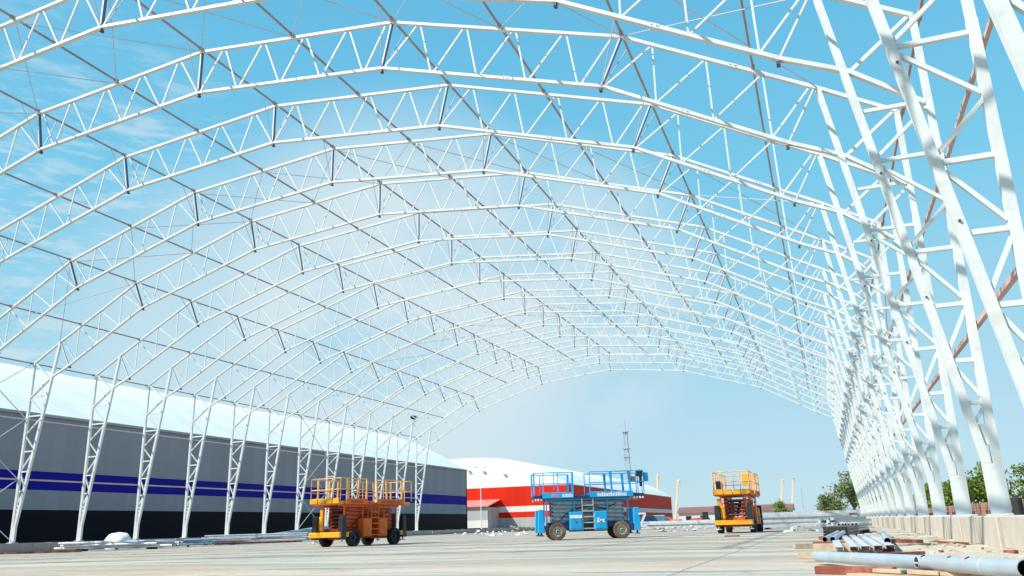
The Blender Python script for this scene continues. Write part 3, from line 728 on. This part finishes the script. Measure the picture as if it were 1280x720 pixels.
for f in (.30, .885):
    m = MB(); c = pA.lerp(pB, f); m.lathe([(rad + .0008, -.004), (rad + .004, 0), (rad + .0008, .004)], c, ax, 28); m.build('weld_seam', M['galv2'], t)
def plank(label, p, q, w, h, mat, cat='timber', group='timbers under and around the pipe'):
    m = MB(); p = Vector(p); q = Vector(q); L = (q - p).length
    m.bar((-L / 2, 0, 0), (L / 2, 0, 0), w, h, (0, 0, 1)); o = m.build('timber', mat, None, .006)
    o.location = (p + q) / 2; o.rotation_euler = (0, 0, math.atan2(q.y - p.y, q.x - p.x)); return tag(o, label, cat, group)
plank('dark red stained beam under the left part of the big pipe', (-.21, 10.1, .085), (.55, 9.7, .085), .11, .085, M['redwood'])
plank('red beam under the right part of the big pipe', (.62, 9.55, .04), (1.35, 9.25, .04), .25, .06, M['redwood'])
plank('pale plank lying in front of the big pipe at the bottom edge', (.15, 9.75, .045), (1.45, 8.55, .045), .20, .05, M['wood'])
plank('short raw timber end poking out left of the big pipe', (-.5, 13.75, .10), (.05, 13.55, .10), .12, .09, M['wood'])
plank('pale square timber under the zinc profiles', (-.33, 16.4, .10), (.55, 16.1, .10), .16, .18, M['wood'])
plank('red timber behind the pale square timber, left end', (-.36, 17.3, .14), (.35, 17.1, .14), .12, .12, M['redwood'])
plank('reddish board lying by the concrete blocks, right of the profiles', (1.08, 22.4, .06), (1.78, 20.9, .06), .16, .10, M['redwood'])
plank('pale board lying in front of the reddish board by the blocks', (1.1, 21.0, .03), (1.85, 20.0, .03), .16, .05, M['wood'])
plank('thin reddish plank lying flat nearest the block row', (2.1, 21.6, .04), (2.5, 19.6, .04), .14, .05, M['redwood'])
plank('tiny red offcut lying alone on the pale rubble before the blocks', (2.5, 15.4, .04), (2.62, 15.2, .04), .08, .05, M['redwood'])
for i, (x, y, lab) in enumerate(((.50, 9.55, 'pale short block under the big pipe, leftmost of four near the bottom edge'), (.80, 9.22, 'pale short block under the big pipe, second of four from the left'),
                             (1.06, 8.92, 'pale short block under the big pipe, third of four from the left'), (1.28, 8.62, 'pale short block under the big pipe, rightmost of four near the right end'))):
    plank(lab, (x - .13, y + .16, .095), (x + .12, y - .12, .095), .10, .04, M['wood'])
plank('pale support timber under the right end of the big pipe', (1.1, 7.75, .06), (1.6, 8.1, .06), .14, .12, M['wood'])
for i, (x, y, a, lab, mt) in enumerate(((.02, 18.6, 40, 'rough timber scrap between the open tube ends and the channels', 'wood'), (.42, 16.4, 75, 'reddish timber scrap showing between the middle channels', 'redwood'),
        (.30, 15.2, 10, 'pale timber crossing right under the near ends of the channels', 'wood'), (-.42, 19.8, 20, 'pale offcut left of the open tube ends', 'wood'), (.95, 14.0, 50, 'dark red offcut right of the near channel ends', 'redwood'))):
    c_, s_ = math.cos(R(a)) * .42, math.sin(R(a)) * .42
    plank(lab, (x - c_, y - s_, .06), (x + c_, y + s_, .06), .13, .10, M[mt], group='scrap timbers around the channels')
# zinc channel profiles running away from the camera
for i, (x, dx, lab) in enumerate(((.08, .02, 'leftmost of the pale zinc channels behind the pipe'), (.24, .10, 'second pale zinc channel from the left behind the pipe'),
                                  (.36, .2, 'third pale zinc channel from the left behind the pipe'), (.50, .26, 'fourth pale zinc channel behind the pipe, beside the open tube end'), (.63, .3, 'rightmost pale zinc channel behind the pipe'))):
    m = MB(); x = x * 1.3 - .04; p = Vector((x, 13.5 + .12 * i, .215)); q = Vector((x - .05 + dx * .3, 21 + i * .7, .215)); a = (q - p).normalized(); sd = Vector((a.y, -a.x, 0))
    m.bar(p, q, .12, .006, (0, 0, 1))
    for s in (-1, 1): m.bar(p + sd * s * .06 - Vector((0, 0, .026)), q + sd * s * .06 - Vector((0, 0, .026)), .005, .058, (0, 0, 1))
    tag(m.build('steel_channel', M['galv2']), lab, 'channel', 'zinc channels behind the pipe')
plank('red bearer timber crossing under the far half of the zinc channels', (-.2, 17.0, .10), (1.0, 16.8, .10), .12, .16, M['redwood'])
for x, y, r, lab, dx in ((-.15, 17.5, .052, 'left of two dark open tube ends beside the channels', .3), (-.01, 17.4, .052, 'right of two dark open tube ends beside the channels', .3), (.83, 15.4, .058, 'open tube end right of the zinc channels', .35)):
    m = MB(); m.pipe((x, y, .235), (x + dx, y + 8.0, .235), r, 14, .006); tag(m.build('steel_tube', [M['galv'], M['inside']]), lab, 'tube', 'open tubes beside the channels')
# bundle of black square tubes
t = thing('tube_bundle', 'black bundle of square tubes with open ends behind the channels', 'tube bundle', (.05, 27.0, 0), R(-6))
for j in range(3):
    for i in range(7):
        m = MB(); x = (i - 2.6) * .1; z = .10 + j * .095
        m.box(x - .045, x + .045, -.02, 4.0, z, z + .085, 0); m.box(x - .033, x + .033, -.028, -.02, z + .012, z + .073, 1)
        m.build('square_tube', [M['bolt'], M['inside']] if (i + j) % 3 else [M['maroon'], M['inside']], t)
for y in (.4, 3.2):
    m = MB(); m.box(-.5, .5, y, y + .1, 0, .1); m.build('bearer', M['redwood'], t)
# far right stacks of white tubes
tube_stack('large far stack of white steel tubes before the tree at right', (-1.9, 60.0, 0), R(14), 6.5, 9, 6, .085, M['galv2'], G, square=True, seed=21)
tube_stack('lower stack of white tubes behind the large right stack', (-2.6, 68.0, 0), R(8), 7.5, 8, 5, .09, M['galv2'], G, square=True, seed=22)
tube_stack('pale tube stack next to the block row, right of the large stack', (.75, 50.0, 0), R(75), 7.0, 6, 4, .07, M['galv2'], G, square=True, seed=23)
tube_stack('tangle of tubes by the block row nearer than the large stack', (.85, 36.0, 0), R(84), 6.0, 6, 3, .055, M['galv2'], G, seed=24)
tube_stack('long white tube pile left of the end-on orange lift', (-12.8, 84.0, 0), R(4), 9.0, 7, 4, .09, M['galv2'], G, square=True, seed=25)
tube_stack('low white tube pile far behind the blue lift, right side', (-20.5, 92.0, 0), R(2), 8.0, 7, 4, .09, M['galv2'], G, square=True, seed=26)
tube_stack('grey tube pile far off just right of the end-on orange lift', (-4.2, 78.0, 0), R(6), 6.0, 7, 3, .08, M['galv'], G, square=True, seed=27)
def scrap(name, label, loc, n, rx, ry, h, mat, seed, k=1.):
    rnd = random.Random(seed); m = MB()
    for _ in range(n):
        x, y = rnd.uniform(-rx, rx), rnd.uniform(-ry, ry); a = rnd.uniform(0, 6.28); l = rnd.uniform(.15, .6) * k; z = rnd.uniform(.03, h)
        m.bar((x, y, z), (x + l * math.cos(a), y + l * math.sin(a), max(.02, z + rnd.uniform(-.1, .15) * k)), rnd.uniform(.06, .25) * k, rnd.uniform(.02, .1) * k, (0, 0, 1))
    o = m.build(name, mat); o.location = loc; o['kind'] = 'stuff'; return tag(o, label, 'scrap')
scrap('scrap_pile', 'white offcuts scattered on the slab left of the blue lift', (-26.5, 66, 0), 26, 2.6, 2.5, .35, M['sack'], 5)
scrap('scrap_pile', 'pale debris heap between the grey warehouse and the blue lift', (-31.5, 92, 0), 30, 2.6, 1.5, .7, M['wood'], 6)
scrap('scrap_pile', 'white and grey debris on the slab left of the end-on orange lift', (-9.5, 62, 0), 30, 2.5, 3., .3, M['galv2'], 7)
scrap('scrap_pile', 'pale timber and zinc debris next to the far right tube stacks', (-.4, 43, 0), 34, 1.3, 3., .3, M['galv2'], 8)
m = MB(); m.box(-.3, .3, -.1, .1, 0, .05); o = m.build('red_offcut', M['redwood']); o.location = (-3.9, 36.5, 0); tag(o, 'small red offcut lying alone on the slab in front of the end-on lift', 'offcut')
scrap('litter', 'small pale shards and gravel littering the dirt strip before the blocks', (2.1, 22, 0), 70, .75, 10, .03, M['dust'], 9, .3)
scrap('litter', 'small timber and metal offcuts along the foot of the left kerb', (-45.0, 58, 0), 60, 1.0, 14, .12, M['wood'], 10)
# black drum behind the blocks at the right edge
t = thing('plastic_drum', 'black plastic drum standing on the blocks at the right picture edge', 'drum', (3.38, 14.05 + 4.6, ZB), R(8))
m = MB(); m.lathe([(.001, 0), (.085, 0), (.09, .02), (.09, .12), (.095, .13), (.09, .14), (.09, .24), (.094, .25), (.085, .31), (.001, .32)], (0, 0, 0), (0, 0, 1), 18); m.build('drum_body', M['black'], t)
m = MB(); m.lathe([(.001, .315), (.055, .315), (.055, .335), (.001, .34)], (0, 0, .01), (0, 0, 1), 14); m.build('lid', M['black_gloss'], t)

# ------------------------------------------------------------------ background
def tree(name, label, loc, h, rad, trunk_h, leaf, seed, n=2600, ls=.16, cat='tree', group=None, flat=.8, limbs=7, gap=.35):
    rnd = random.Random(seed); t = thing(name, label, cat, loc, 0, group)
    tr = MB(); tr.tube((0, 0, 0), (0, 0, trunk_h), h * .035, 8, h * .022)
    cl = []
    for i in range(limbs):
        a = 6.283 * i / limbs + rnd.uniform(-.4, .4); e = rnd.uniform(.25, 1.2); L = rad * rnd.uniform(.55, 1.)
        b = Vector((0, 0, trunk_h * rnd.uniform(.75, 1.))); q = b + Vector((math.cos(a) * math.cos(e) * L, math.sin(a) * math.cos(e) * L, (h - trunk_h) * (.15 + .65 * math.sin(e) * rnd.uniform(.7, 1.))))
        mid_ = b.lerp(q, .5) + Vector((rnd.uniform(-.1, .1), rnd.uniform(-.1, .1), .12)) * rad
        tr.tube(b, mid_, h * .016, 6, h * .011); tr.tube(mid_, q, h * .011, 6, h * .004)
        for _ in range(3):
            f = rnd.uniform(.4, 1.); c = b.lerp(q, f) + Vector((rnd.gauss(0, .22), rnd.gauss(0, .22), rnd.gauss(.05, .2))) * rad
            cl.append((c, rad * rnd.uniform(.22, .42))); tr.tube(mid_.lerp(q, .4), c, h * .006, 5, h * .003)
    for _ in range(int(limbs * .8)):
        a = rnd.uniform(0, 6.28); cl.append((Vector((math.cos(a) * rad * rnd.uniform(0, .6), math.sin(a) * rad * rnd.uniform(0, .6), h - rad * rnd.uniform(.25, .6))), rad * rnd.uniform(.2, .36)))
    tr.build('trunk', M['bark'], t)
    lv = MB()
    for _ in range(n):
        c, r = rnd.choice(cl); d = Vector((rnd.gauss(0, 1), rnd.gauss(0, 1), rnd.gauss(0, 1))).normalized() * r * rnd.random() ** gap; d.z *= flat
        p = c + d; nrm = (d.normalized() * .6 + Vector((rnd.gauss(0, .6), rnd.gauss(0, .6), rnd.gauss(.4, .6)))).normalized()
        u = nrm.orthogonal().normalized(); w = nrm.cross(u); an = rnd.uniform(0, 6.28); u, w = u * math.cos(an) + w * math.sin(an), w * math.cos(an) - u * math.sin(an)
        s = ls * rnd.uniform(.6, 1.4)
        lv.poly([p - u * s, p + w * s * .5, p + u * s, p - w * s * .5], [(0, 1, 2, 3)])
    lv.build('crown', leaf, t)
    return t
G2 = 'trees beyond the hangar'
tree('tree', 'airy grey-green tree with open crown left of the far right columns', (3.8, 150, 0), 7.8, 4.8, 2.4, M['leaf2'], 11, 3200, .23, group=G2, limbs=9)
tree('tree', 'low rounded tree at the left flank of the airy grey-green tree', (-.2, 152, 0), 4.6, 2.6, 1.4, M['leaf2'], 12, 1800, .2, group=G2)
tree('tree', 'dark small tree half hidden behind the tube stacks and far columns', (5.5, 128, 0), 4.8, 2.2, 1.2, M['leaf'], 13, 1500, .2, group=G2)
tree('tree', 'bushy green tree seen between the second and third right columns', (10.9, 70, 0), 4.6, 2.4, 1.1, M['leaf'], 14, 3200, .13, group=G2)
tree('tree', 'bushy green tree seen between the third and fourth right columns', (11.2, 84, 0), 4.4, 2.6, 1.2, M['leaf'], 15, 2600, .15, group=G2)
tree('tree', 'green tree seen through the narrow gap of the fourth and fifth right columns', (11.6, 100, 0), 4.6, 2.6, 1.3, M['leaf'], 16, 2400, .17, group=G2)
tree('tree', 'dark tree behind the dense cluster of far right columns', (11.8, 118, 0), 4.8, 2.8, 1.4, M['leaf'], 17, 2000, .2, group=G2)
tree('tree', 'bright leafy tree cropped by the right picture edge', (13.0, 58, 0), 4.5, 2.1, 1.2, M['leaf'], 18, 3600, .11, group=G2)
tree('tree', 'low green tree left of the cropped tree at the right edge', (12.5, 64, 0), 3.0, 1.3, .9, M['leaf'], 19, 1600, .11, group=G2)
tree('shrub', 'bright green shrub standing on the rubble right of the end-on lift', (-6.15, 118, .0), 3.3, 1.7, .6, M['leaf3'], 20, 1600, .13, 'shrub', limbs=9)
# brick wall on the right
m = MB(); m.box(8.6, 8.9, 30, 160, 0, 1.22); tag(m.build('brick_wall', M['brick']), 'low pinkish brick wall under the trees behind the right columns', 'wall')
# far buildings
t = thing('low_building', 'long low building with dull maroon roof far behind the end-on lift', 'building', (-36, 255, 0))
m = MB(); m.box(-6, 26, 0, 10, 0, 3.1); m.build('wall', M['offwhite'], t)
m = MB(); m.hexa([(-6.5, -.5, 3.1), (26.5, -.5, 3.1), (26.5, 10.5, 3.1), (-6.5, 10.5, 3.1), (-6.5, 4.5, 4.9), (26.5, 4.5, 4.9), (26.5, 5.5, 4.9), (-6.5, 5.5, 4.9)]); m.build('roof', M['maroon'], t)
for i in range(7):
    m = MB(); x = -4 + i * 4.2; m.box(x, x + 1.6, -.05, .0, 1.1, 2.3); m.build('window', M['glass'], t)
t = thing('shipping_container', 'light blue container at the far end of the red warehouse', 'container', (-45.5, 235, 0))
m = MB()
for i in range(22): m.box(-3 + i * .27, -3 + i * .27 + .16, -1.28, -1.2, .1, 2.5)
m.box(-3, 3, -1.2, 1.2, 0, 2.6); m.build('body', M['container'], t)
m = MB(); m.box(-3.02, 3.02, -1.3, -1.2, 2.5, 2.66); m.build('top_rail', M['offwhite'], t)
# red tractor
t = thing('tractor', 'small red tractor with dark cab far left of the end-on orange lift', 'tractor', (-19.9, 142, 0), R(12))
m = MB(); m.hexa([(-1.7, -.45, .6), (.2, -.45, .6), (.2, .45, .6), (-1.7, .45, .6), (-1.6, -.4, 1.15), (.2, -.42, 1.3), (.2, .42, 1.3), (-1.6, .4, 1.15)]); m.build('bonnet', M['red'], t, .04)
m = MB(); m.hexa([(.2, -.6, .9), (1.3, -.6, .9), (1.3, .6, .9), (.2, .6, .9), (.35, -.5, 2.1), (1.2, -.5, 2.1), (1.2, .5, 2.1), (.35, .5, 2.1)]); m.build('cab', M['glass'], t, .03)
m = MB(); m.box(.25, 1.3, -.58, .58, 2.1, 2.2); m.build('cab_roof', M['red'], t, .03)
for x, r_ in ((-1.2, .42), (.85, .68)):
    for s in (-1, 1): wheel(t, x, s * .78, r_, .3, M['black'], M['red'], s)
# small orange machine beside it
t = thing('mini_loader', 'small orange machine standing before the light blue container', 'loader', (-24.6, 146, 0), R(-15))
m = MB(); m.box(-.8, .9, -.55, .55, .45, 1.1); m.build('body', M['red'], t, .05)
m = MB(); m.bar((-.5, 0, 1.0), (-1.6, 0, 1.5), .16, .3); m.box(-1.95, -1.5, -.6, .6, .5, .95); m.build('bucket_arm', M['red'], t)
for x in (-.5, .55):
    for s in (-1, 1): wheel(t, x, s * .62, .34, .25, M['black'], M['red'], s)
# harbour cranes far behind
def crane(label, top, base, w, seed):
    t = thing('harbour_crane', label, 'crane', (base[0], base[1], 0), 0, 'far harbour cranes')
    d = Vector((top[0] - base[0], 0, top[2]))
    m = MB(); m.bar((0, 0, 0), d * .93, w, w); 
    m.build('jib', M['cranepaint'], t)
    m = MB(); m.bar((-.8 * w, 0, .0), d * .35, w * .5, w * .5); m.build('back_stay', M['cranepaint'], t)
    m = MB(); p = d * .93; m.bar(p - Vector((w * .6, 0, 0)), p + Vector((w * 1.1, 0, w * .4)), w * .8, w * .8); m.build('head', M['purlin'] if seed == 2 else M['cranepaint'], t)
    m = MB(); m.tube(p + Vector((w * .9, 0, 0)), p + Vector((w * .9, 0, -w * 3.)), w * .12, 5); m.build('hoist_rope', M['mastgrey'], t)
crane('pale orange crane jib rising just right of the red warehouse end', (-56.6, 0, 18.4), (-59.6, 350, 0), .75, 1)
crane('pale orange crane jib rising behind the red warehouse, left of the other', (-65.2, 0, 21.0), (-66.4, 350, 0), .7, 3)
crane('left of two pale orange crane jibs above the green shrub', (-15.9, 0, 16.6), (-18.4, 350, 0), .62, 4)
crane('right of two pale orange crane jibs above the green shrub, with dark head', (-11.7, 0, 16.8), (-14.4, 350, 0), .6, 2)
t = thing('pole', 'thin dark pole far off between the shrub and the airy tree', 'pole', (-8.0, 300, 0))
MB().tube((0, 0, 0), (0, 0, 10.5), .14, 6, .09).build('shaft', M['mastgrey'], t)
# lattice mast
t = thing('radio_mast', 'grey lattice radio mast rising above the blue lift', 'mast', (-88.6, 400, 0))
H = 49.5; w0, w1 = 1.7, .75
for i, (sx, sy) in enumerate(((-1, -1), (1, -1), (1, 1), (-1, 1))): MB().bar((sx * w0, sy * w0, 0), (sx * w1, sy * w1, H - 6), .24, .24).build('mast_leg', M['mastgrey'], t)
m = MB(); nb = 16
for i in range(nb):
    z0, z1 = (H - 6) * i / nb, (H - 6) * (i + 1) / nb; a0, a1 = w0 + (w1 - w0) * i / nb, w0 + (w1 - w0) * (i + 1) / nb
    for sy in (-1, 1):
        m.bar((-a0, sy * a0, z0), (a1, sy * a1, z1), .15); m.bar((-a1, sy * a1, z1), (a1, sy * a1, z1), .15)
    m.bar((a0, -a0, z0), (a1, a1, z1), .15)
m.build('lattice', M['mastgrey'], t)
MB().tube((0, 0, H - 7), (0, 0, H), .26, 6, .12).build('antenna', M['mastgrey'], t)
for zz, ww in ((H - 6, 1.5), (H - 14, 1.7), (H - 18, 1.6)):
    m = MB(); m.box(-ww, ww, -ww, ww, zz, zz + .25); m.build('mast_platform', M['mastgrey'], t)
m = MB(); m.box(1.2, 3.0, -1, 1, 20.2, 22.4); m.build('equipment_box', M['bolt'], t)

# ------------------------------------------------------------------ light and sky
sd = Vector((-.54, -.47, .70)).normalized()
el = math.asin(sd.z); az = math.atan2(sd.x, sd.y)
sun = bpy.data.lights.new('sun', 'SUN'); sun.energy = 4.7; sun.angle = R(.53); sun.color = (1., .945, .86)
so = bpy.data.objects.new('sun', sun); COL.objects.link(so); so.rotation_euler = sd.to_track_quat('Z', 'Y').to_euler()
w = bpy.data.worlds.new('World'); scene.world = w; w.use_nodes = True; nt = w.node_tree; L = nt.links.new
bg = nt.nodes['Background']; bg.inputs['Strength'].default_value = .12
sk = nd(nt, 'ShaderNodeTexSky'); sk.sky_type = 'NISHITA'; sk.sun_disc = False; sk.sun_elevation = el; sk.sun_rotation = az
sk.air_density = 1.; sk.dust_density = .2; sk.ozone_density = 1.
hs = nd(nt, 'ShaderNodeHueSaturation'); hs.inputs['Hue'].default_value = .478; hs.inputs['Saturation'].default_value = 1.12; L(sk.outputs[0], hs.inputs['Color'])
tc = nd(nt, 'ShaderNodeTexCoord')
def cloud(direction, lo, hi, scale, stretch, n0, n1, gain):
    d = Vector(direction).normalized()
    dp = nd(nt, 'ShaderNodeVectorMath', operation='DOT_PRODUCT'); L(tc.outputs['Generated'], dp.inputs[0]); dp.inputs[1].default_value = d
    mr = nd(nt, 'ShaderNodeMapRange', interpolation_type='SMOOTHSTEP'); L(dp.outputs['Value'], mr.inputs['Value']); mr.inputs['From Min'].default_value = lo; mr.inputs['From Max'].default_value = hi
    mp = nd(nt, 'ShaderNodeMapping'); mp.inputs['Scale'].default_value = stretch; L(tc.outputs['Generated'], mp.inputs[0])
    no = nd(nt, 'ShaderNodeTexNoise', Scale=scale, Detail=7., Roughness=.58); L(mp.outputs[0], no.inputs['Vector'])
    m2 = nd(nt, 'ShaderNodeMapRange', interpolation_type='SMOOTHSTEP'); L(no.outputs['Fac'], m2.inputs['Value']); m2.inputs['From Min'].default_value = n0; m2.inputs['From Max'].default_value = n1
    ml = nd(nt, 'ShaderNodeMath', operation='MULTIPLY'); L(mr.outputs[0], ml.inputs[0]); L(m2.outputs[0], ml.inputs[1])
    mg = nd(nt, 'ShaderNodeMath', operation='MULTIPLY'); L(ml.outputs[0], mg.inputs[0]); mg.inputs[1].default_value = gain
    return mg.outputs[0]
def pix(x, y): return (rt * (x - 640) - up * (y - 360) + fw * f_px).normalized()
EXPO = .5
K = 1 / (2 ** EXPO * .12)
def lin(*c): return tuple(((v / 255 / 12.92) if v < 10 else ((v / 255 + .055) / 1.055) ** 2.4) * K for v in c)
sz = nd(nt, 'ShaderNodeSeparateXYZ'); L(tc.outputs['Generated'], sz.inputs[0])
stops = [(0., (186, 221, 236)), (.10, (180, 219, 237)), (.22, (160, 215, 237)), (.38, (124, 205, 238)), (.55, (106, 192, 232)), (1., (76, 160, 218))]
prev = None
for (za, ca), (zb, cb) in zip(stops, stops[1:]):
    mr = nd(nt, 'ShaderNodeMapRange'); L(sz.outputs['Z'], mr.inputs['Value']); mr.inputs['From Min'].default_value = za; mr.inputs['From Max'].default_value = zb
    mm = nd(nt, 'ShaderNodeMix', data_type='RGBA'); L(mr.outputs[0], mm.inputs[0]); mm.inputs[7].default_value = (*lin(*cb), 1)
    if prev is None: mm.inputs[6].default_value = (*lin(*ca), 1)
    else: L(prev, mm.inputs[6])
    prev = mm.outputs[2]
blend = nd(nt, 'ShaderNodeMix', data_type='RGBA'); blend.inputs[0].default_value = .93; L(hs.outputs[0], blend.inputs[6]); L(prev, blend.inputs[7])
base = blend.outputs[2]
cl = [cloud(pix(500, 400), .955, .992, 4., (1, 1, 2.2), .12, .55, .95), cloud(pix(690, 375), .976, .996, 4.5, (1, 1, 2.2), .2, .6, .8), cloud(pix(330, 440), .965, .994, 5., (1, 1, 2.4), .25, .6, .6),
      cloud(pix(70, 330), .95, .995, 15., (1, 1, 4.0), .47, .68, .6), cloud(pix(60, 350), .965, .997, 34., (1, 1, 4.5), .48, .70, .5)]
o_ = cl[0]
for c_ in cl[1:]:
    mxn = nd(nt, 'ShaderNodeMath', operation='MAXIMUM'); L(o_, mxn.inputs[0]); L(c_, mxn.inputs[1]); o_ = mxn.outputs[0]
mixc = nd(nt, 'ShaderNodeMix', data_type='RGBA'); L(o_, mixc.inputs[0]); L(base, mixc.inputs[6]); mixc.inputs[7].default_value = (*lin(214, 232, 240), 1)
L(mixc.outputs[2], bg.inputs['Color'])

scene.render.engine = 'CYCLES'
vs = scene.view_settings; vs.view_transform = 'Standard'; vs.look = 'None'; vs.exposure = EXPO; vs.gamma = 1.; vs.use_curve_mapping = False
scene.render.resolution_x, scene.render.resolution_y = 1024, 576
